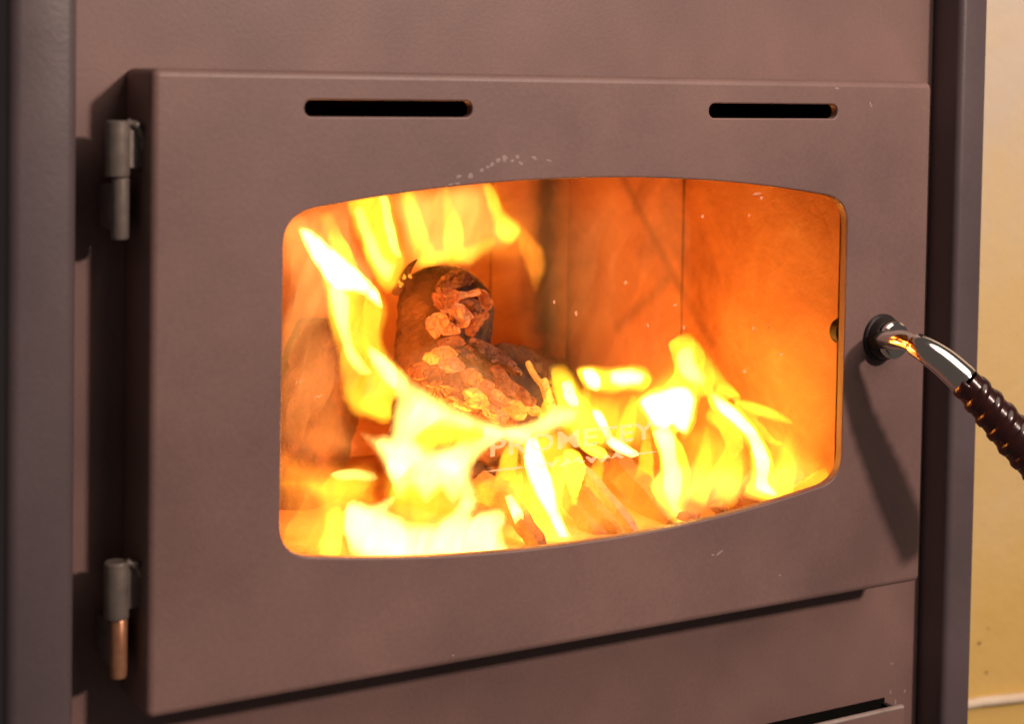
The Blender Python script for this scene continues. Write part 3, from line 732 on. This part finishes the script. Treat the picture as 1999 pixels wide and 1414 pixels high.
YEL = (1.0, 0.47, 0.022); WHT = (1.0, 0.60, 0.13); ORA = (1.0, 0.30, 0.02); PEA = (1.0, 0.38, 0.09)
_n = [0]
def flame(label, outline, Y, L, soft, colour=YEL, cores=(), holes=(), thick=.018, warp=.010, grow=4.5):
    """L: brightness seen through the full thickness; cores: hotter bodies inside, (name, outline, L, soft, colour)."""
    _n[0] += 1
    root = obj('flame', done(gas_body(outline, Y, thick, soft + 4, _n[0], holes, warp, grow=grow, rough=1.25), 'flame', True), gas('flame_gas', colour, 1.75*L/thick, True), None, label, 'flame', 'flames in the firebox')
    for c in cores:
        th = thick*.6
        obj(c[0], done(gas_body(c[1], Y, th, c[3] + 2, _n[0], (), warp, grow=2.5), c[0], True), gas('hot_gas', c[4] if len(c) > 4 else WHT, 1.6*c[2]/th, False), root)
    return root
def fire_light(x, y, Y, e, size=.02): return lamp('fire_light', 'POINT', at(x, y, Y), e, (1.0, 0.25, 0.024), size)

flame('white hot tongue leaping to the upper left window corner', [(85,200),(110,195),(150,212),(210,262),(270,318),(330,372),(372,418),(392,462),(390,510),(378,560),(382,600),(410,645),(440,685),(470,720),(440,770),(415,800),(415,860),(380,870),(330,855),(285,840),(255,805),(238,750),(236,690),(225,620),(208,560),(196,500),(188,440),(180,388),(150,330),(112,268)], .080, 1.25, 24, YEL,
    [('core', [(92,206),(125,206),(200,264),(265,320),(330,378),(368,426),(380,475),(355,462),(320,432),(280,418),(245,420),(215,410),(188,380),(152,325),(116,262)], 9, 16),
     ('heart', [(196,395),(245,405),(268,440),(266,520),(280,600),(315,660),(345,700),(300,705),(258,645),(232,570),(213,500)], 2.6, 20),
     ('mantle', [(330,605),(385,640),(430,690),(425,760),(380,720),(340,660)], 3.0, 20)])
flame('broad white flame sweeping right below the standing log', [(330,605),(385,638),(440,688),(500,738),(580,788),(660,830),(740,864),(805,882),(870,876),(920,848),(955,815),(1000,806),(1045,825),(1035,868),(985,892),(930,905),(885,918),(890,950),(850,940),(790,932),(745,952),(715,985),(690,1020),(680,1060),(692,1095),(702,1130),(700,1175),(655,1180),(640,1140),(640,1090),(610,1060),(560,1040),(500,1040),(450,1060),(420,1080),(400,1045),(370,995),(335,945),(305,905),(345,912),(405,915),(415,860),(425,790),(410,720),(370,660)], .070, 3.3, 32, WHT, (),
    [[(505,925),(530,902),(575,895),(640,900),(715,912),(660,922),(620,938),(580,947),(530,943)]])
flame('amber pocket of gas inside the white flames at lower left', [(390,1030),(470,1015),(600,1020),(670,1070),(665,1180),(590,1230),(500,1235),(420,1210),(380,1130)], .10, 1.1, 70)
flame('yellow glow seen through the slit of the sweeping flame', [(470,880),(600,870),(740,890),(740,935),(620,965),(500,960)], .11, 1.6, 20)
flame('white bed of flame along the lower left window edge', [(255,1160),(275,1140),(330,1150),(380,1138),(425,1122),(402,1168),(430,1190),(500,1212),(560,1208),(610,1180),(640,1140),(660,1120),(700,1130),(690,1175),(760,1170),(795,1175),(802,1210),(790,1240),(800,1290),(815,1330),(700,1350),(500,1350),(330,1350),(270,1310),(250,1240),(248,1190)], .050, 3.4, 28, WHT)
flame('thin yellow sheet at the left edge, low', [(25,1060),(90,1065),(160,1060),(210,1040),(290,1028),(350,1036),(368,1065),(355,1110),(365,1150),(300,1155),(262,1175),(255,1250),(260,1340),(200,1350),(115,1340),(140,1270),(172,1215),(162,1150),(120,1100),(60,1092),(25,1098)], .065, .75, 40, YEL,
    [('core', [(195,1052),(230,1036),(290,1031),(350,1040),(363,1060),(335,1072),(280,1064),(230,1064)], 1.1, 20),
     ('mantle', [(185,1180),(225,1150),(250,1180),(242,1250),(228,1330),(165,1335),(175,1240)], 1.0, 20, YEL)])
flame('long white flame slanting down to the bottom edge', [(840,900),(1000,890),(1040,950),(1037,1040),(1042,1110),(1027,1170),(1000,1205),(1045,1310),(930,1325),(880,1255),(830,1175),(790,1115),(755,1100),(770,1060),(840,1015)], .060, .85, 36, YEL,
    [('core', [(875,925),(905,920),(928,980),(952,1040),(972,1110),(980,1170),(1008,1230),(1050,1310),(1015,1315),(975,1245),(938,1170),(903,1110),(878,1050),(866,990)], 8, 13),
     ('heart', [(798,1122),(820,1116),(852,1170),(882,1220),(908,1265),(945,1325),(905,1330),(870,1290),(845,1240),(828,1190)], 6, 13)])
flame('narrow yellow flame hanging under the lettering', [(1012,970),(1046,975),(1058,1030),(1050,1090),(1036,1160),(1024,1100),(1015,1040)], .055, 3.5, 13)
flame('slim pale flame left of the narrow hanging one', [(982,990),(1002,982),(1003,1040),(988,1090),(972,1140),(962,1090),(970,1040)], .057, 2.5, 12)
flame('pointed yellow flame between the middle log and the lettering', [(955,680),(1000,670),(1032,705),(1058,760),(1092,800),(1122,840),(1142,890),(1135,945),(1070,955),(1015,930),(985,880),(982,820),(962,760)], .095, 1.15, 26, YEL,
    [('core', [(998,732),(1020,726),(1042,780),(1048,815),(1025,812),(1006,780)], 4, 13),
     ('heart', [(1102,825),(1120,828),(1152,890),(1164,925),(1143,917)], 6, 8)])
flame('small white streak crossing the last letters', [(1160,920),(1200,942),(1250,975),(1232,983),(1190,968),(1160,946)], .080, 7, 9, WHT)
flame('small yellow streak crossing the middle letters', [(1050,925),(1095,945),(1135,962),(1150,985),(1110,982),(1066,960)], .083, 3.5, 10)
flame('flat topped yellow flame floating above the lettering', [(1048,683),(1090,675),(1170,683),(1230,673),(1282,688),(1304,720),(1272,752),(1200,765),(1120,765),(1078,747)], .125, 1.3, 16, YEL,
    [('core', [(1066,688),(1102,686),(1124,720),(1118,758),(1088,747)], 5, 13), ('heart', [(1162,695),(1230,684),(1278,705),(1262,735),(1200,748),(1162,732)], 5, 20)])
flame('amber field of gas between middle and right flames', [(985,690),(1060,740),(1160,755),(1280,745),(1345,700),(1400,660),(1420,800),(1300,910),(1255,970),(1150,975),(1060,930),(985,850)], .150, .75, 44)
flame('tall bright flame with two legs right of the lettering', [(1366,598),(1400,572),(1435,567),(1458,590),(1484,630),(1524,680),(1564,740),(1604,782),(1592,802),(1562,786),(1602,832),(1652,890),(1688,950),(1703,1000),(1698,1060),(1693,1095),(1742,1127),(1700,1124),(1628,1102),(1657,1070),(1659,1010),(1647,952),(1617,903),(1567,853),(1527,805),(1490,775),(1464,784),(1454,840),(1434,902),(1410,924),(1382,896),(1404,960),(1424,1030),(1424,1100),(1412,1180),(1407,1240),(1368,1195),(1327,1142),(1306,1090),(1336,1040),(1326,970),(1306,900),(1287,850),(1258,800),(1298,757),(1348,737),(1381,700),(1381,650)], .042, 1.3, 15, YEL,
    [('core', [(1262,795),(1300,768),(1360,750),(1422,748),(1453,790),(1443,850),(1420,908),(1390,893),(1370,873),(1350,893),(1308,882),(1283,840)], 9, 18),
     ('heart', [(1388,640),(1410,608),(1440,608),(1452,660),(1485,712),(1472,745),(1420,725),(1393,690)], 2.2, 20),
     ('arch', [(1500,760),(1560,803),(1612,850),(1657,905),(1687,965),(1697,1010),(1693,1070),(1725,1117),(1662,1097),(1668,1040),(1658,980),(1628,912),(1578,862),(1530,825)], 4.5, 6),
     ('leg', [(1306,900),(1352,880),(1378,920),(1384,980),(1404,1040),(1404,1110),(1394,1150),(1403,1215),(1372,1168),(1347,1110),(1342,1050),(1332,970)], 3, 18)])
flame('forked wisp reaching far right', [(1580,785),(1640,802),(1700,816),(1752,842),(1780,870),(1745,866),(1690,849),(1645,834),(1645,850),(1684,890),(1722,928),(1750,935),(1735,949),(1698,934),(1656,892),(1612,838)], .018, .8, 6, grow=3.0, warp=.003)
flame('soft yellow curl inside the right arch', [(1515,795),(1562,838),(1604,900),(1610,950),(1574,1002),(1532,1044),(1480,1082),(1538,1000),(1557,950),(1540,902),(1495,862)], .052, .9, 20)
flame('dull orange glow in the lower right corner', [(1690,1000),(1760,985),(1830,980),(1895,1015),(1925,1060),(1830,1110),(1740,1140),(1680,1095)], .000, .16, 60, ORA)
flame('yellow curtain of flame hanging from the top edge', [(264,110),(300,75),(395,70),(414,130),(428,200),(443,260),(460,310),(444,360),(422,402),(395,425),(366,392),(336,332),(301,252),(275,180)], .150, 1.15, 17, YEL,
    [('core', [(282,140),(312,128),(348,220),(383,300),(424,330),(402,385),(368,362),(328,282),(297,200)], 1.6, 22), ('heart', [(372,90),(397,95),(413,180),(433,260),(444,305),(413,284),(392,210)], 1.8, 13)])
flame('amber sheet of flame over the standing log', [(396,95),(480,60),(560,50),(640,40),(735,35),(764,100),(804,160),(855,195),(845,240),(790,274),(760,279),(720,304),(670,334),(620,329),(540,334),(500,354),(466,344),(446,280),(426,200)], .212, .55, 44, PEA,
    [('lip', [(480,345),(540,330),(620,325),(680,325),(745,284),(775,240),(740,232),(680,258),(600,268),(520,286),(484,310)], .7, 26, YEL),
     ('tip', [(722,45),(760,60),(792,140),(845,185),(855,215),(822,258),(778,248),(756,180),(738,120)], 1.0, 14, YEL),
     ('streak', [(430,60),(480,50),(520,180),(560,270),(520,300),(480,240)], .5, 24, YEL)])
flame('fading orange wisp beside the dark corner', [(845,195),(892,230),(924,280),(934,340),(902,418),(882,362),(856,290)], .20, .6, 22, ORA)
flame('thin bright wisp at the upper left', [(165,160),(202,150),(234,220),(269,280),(296,345),(265,335),(217,272),(186,220)], .10, .9, 13)
flame('wide peach glow of gas along the left side', [(20,160),(150,110),(280,90),(310,250),(360,350),(350,430),(260,440),(220,520),(140,560),(80,640),(20,720),(15,400)], .17, .55, 60, PEA, thick=.03)
flame('orange glow of gas in the lower left corner', [(15,960),(100,980),(200,1005),(340,1010),(350,1100),(260,1150),(250,1350),(120,1360),(30,1320),(12,1200)], .10, .55, 50, ORA, thick=.03)
flame('faint orange glow low in the middle', [(760,1080),(1000,1000),(1300,1000),(1330,1100),(1420,1240),(1100,1320),(800,1350),(770,1200)], .06, .42, 60, ORA, thick=.03)
fire_light(800, 870, .10, 1.5, .03); fire_light(1040, 840, .17, 2.6, .04); fire_light(660, 560, .11, .8); fire_light(930, 430, .21, .5, .03); fire_light(800, 1060, .06, .6)

# thin translucent tongues between the big ones
def wisp(label, pts, Y, L, w):
    """pts: zoomed pixel spine from root to tip; w: half width at the root."""
    A_ = np.array(pts, float); ch = A_[0] + (A_[-1]-A_[0])*np.linspace(0, 1, len(A_))[:, None]; c = catmull(list(ch*.6 + A_*.4), 14); left, right = [], []
    for i, p in enumerate(c):
        t = c[min(i+1, 13)] - c[max(i-1, 0)]; nrm = np.array((-t[1], t[0]))/(np.hypot(*t)+1e-9)
        k = max(2.5, 1.5*w*(abs(math.sin(math.pi*(.22 + .75*i/13.0)))**.8)*(1 - .55*i/13))
        left.append(tuple(p + nrm*k)); right.append(tuple(p - nrm*k))
    flame(label, left + right[::-1], Y, L*.9, w*.6, YEL, thick=.012, warp=.006, grow=2.0)

wisp('thin yellow tongue left of the pointed middle flame', [(925,910),(945,860),(945,820),(958,780),(955,725)], .09, 1.2, 16)
wisp('slanting yellow tongue above the last letters', [(1200,950),(1225,890),(1225,840),(1245,800),(1240,760)], .11, 1.0, 26)
wisp('amber tongue behind the first letters', [(790,1080),(815,1010),(815,970),(835,930),(850,890)], .10, 1.1, 26)
wisp('yellow tongue right of the white flame bed', [(815,1200),(820,1120),(845,1070),(850,1010)], .09, 1.0, 22)
wisp('amber tongue below the middle letters', [(1090,1120),(1105,1050),(1125,1010),(1135,960)], .11, .9, 22)
wisp('yellow tongue left of the pale leg', [(1270,1150),(1275,1060),(1290,1000),(1290,950),(1285,880)], .09, 1.0, 26)
wisp('amber tongue between leg and right arch', [(1450,1150),(1480,1060),(1490,1000),(1500,940),(1490,880)], .050, 1.0, 36)
wisp('soft amber tongue left of the arch foot', [(1540,1150),(1580,1080),(1590,1030),(1610,960)], .045, .9, 36)
wisp('amber tongue right of the arch foot', [(1740,1130),(1745,1050),(1765,1000),(1765,950),(1775,890)], .014, .7, 36)
wisp('yellow tongue left of the flat topped flame', [(1045,920),(1070,850),(1070,800),(1085,760),(1085,690)], .12, .9, 24)
wisp('amber tongue beside the yellow curtain', [(540,340),(500,260),(495,190),(470,110),(460,50)], .19, .7, 30)
wisp('pale tongue over the standing log', [(640,330),(620,250),(620,180),(600,110),(590,40)], .20, .6, 34)
flame('broad orange glow behind the right flames', [(1180,760),(1330,640),(1480,620),(1620,760),(1780,860),(1850,980),(1820,1090),(1600,1150),(1400,1200),(1250,1100),(1180,940)], .030, .28, 90, ORA, thick=.03)
flame('soft yellow bed of gas at the foot of the right flames', [(1280,1060),(1400,1000),(1540,1010),(1680,1010),(1800,1000),(1880,1040),(1760,1120),(1560,1160),(1400,1230),(1320,1180)], .006, .55, 46, PEA, thick=.02)
flame('faint red glow at the upper left behind the curtains', [(380,60),(700,20),(900,150),(860,320),(700,330),(480,380),(400,300)], .235, .30, 60, ORA, thick=.03)
flame('pale yellow gas filling the top of the amber pocket', [(400,1000),(500,990),(640,1000),(660,1080),(625,1150),(580,1100),(530,1140),(480,1095),(430,1130)], .085, 2.6, 34, WHT)
flame('small amber gap of gas right of the white bed', [(700,1080),(760,1060),(810,1100),(820,1170),(760,1165),(705,1170)], .10, .7, 30)
flame('hazy orange glow in front of the left split log', [(15,520),(120,500),(220,560),(250,700),(260,860),(320,960),(200,1010),(60,990),(12,900)], .13, .34, 60, (1.0, .34, .07), thick=.03)
flame('faint orange veil over the crumbling log end', [(480,640),(620,580),(760,650),(900,740),(950,840),(820,900),(640,850),(500,770)], .060, .16, 60, PEA, thick=.02)
flame('faint smoky glow filling the back of the firebox', [(760,20),(1100,10),(1500,20),(1900,120),(1960,400),(1900,900),(1500,1000),(1100,900),(900,650),(780,300)], .17, .07, 120, PEA, thick=.03)
flame('low yellow lick along the lower right window edge', [(1612,1112),(1680,1085),(1722,1108),(1790,1090),(1850,1055),(1905,1022),(1880,1078),(1790,1115),(1700,1142)], .000, .9, 14, YEL, grow=3.0)
flame('long arching flame falling to the right window edge', [(1475,735),(1530,772),(1602,822),(1656,885),(1694,950),(1710,1010),(1704,1070),(1748,1130),(1690,1124),(1622,1106),(1652,1072),(1652,1012),(1636,957),(1606,912),(1556,864),(1510,815)], .040, 1.1, 8, YEL, grow=3.0, warp=.004)
flame('orange shimmer between the arch and the window edge', [(1690,880),(1760,900),(1830,960),(1890,1010),(1840,1070),(1760,1090),(1710,1040)], .004, .30, 50, ORA)
flame('yellow shimmer between leg and arch', [(1430,900),(1500,880),(1580,930),(1640,1000),(1640,1080),(1540,1120),(1450,1130),(1420,1020)], .050, .40, 46, YEL)
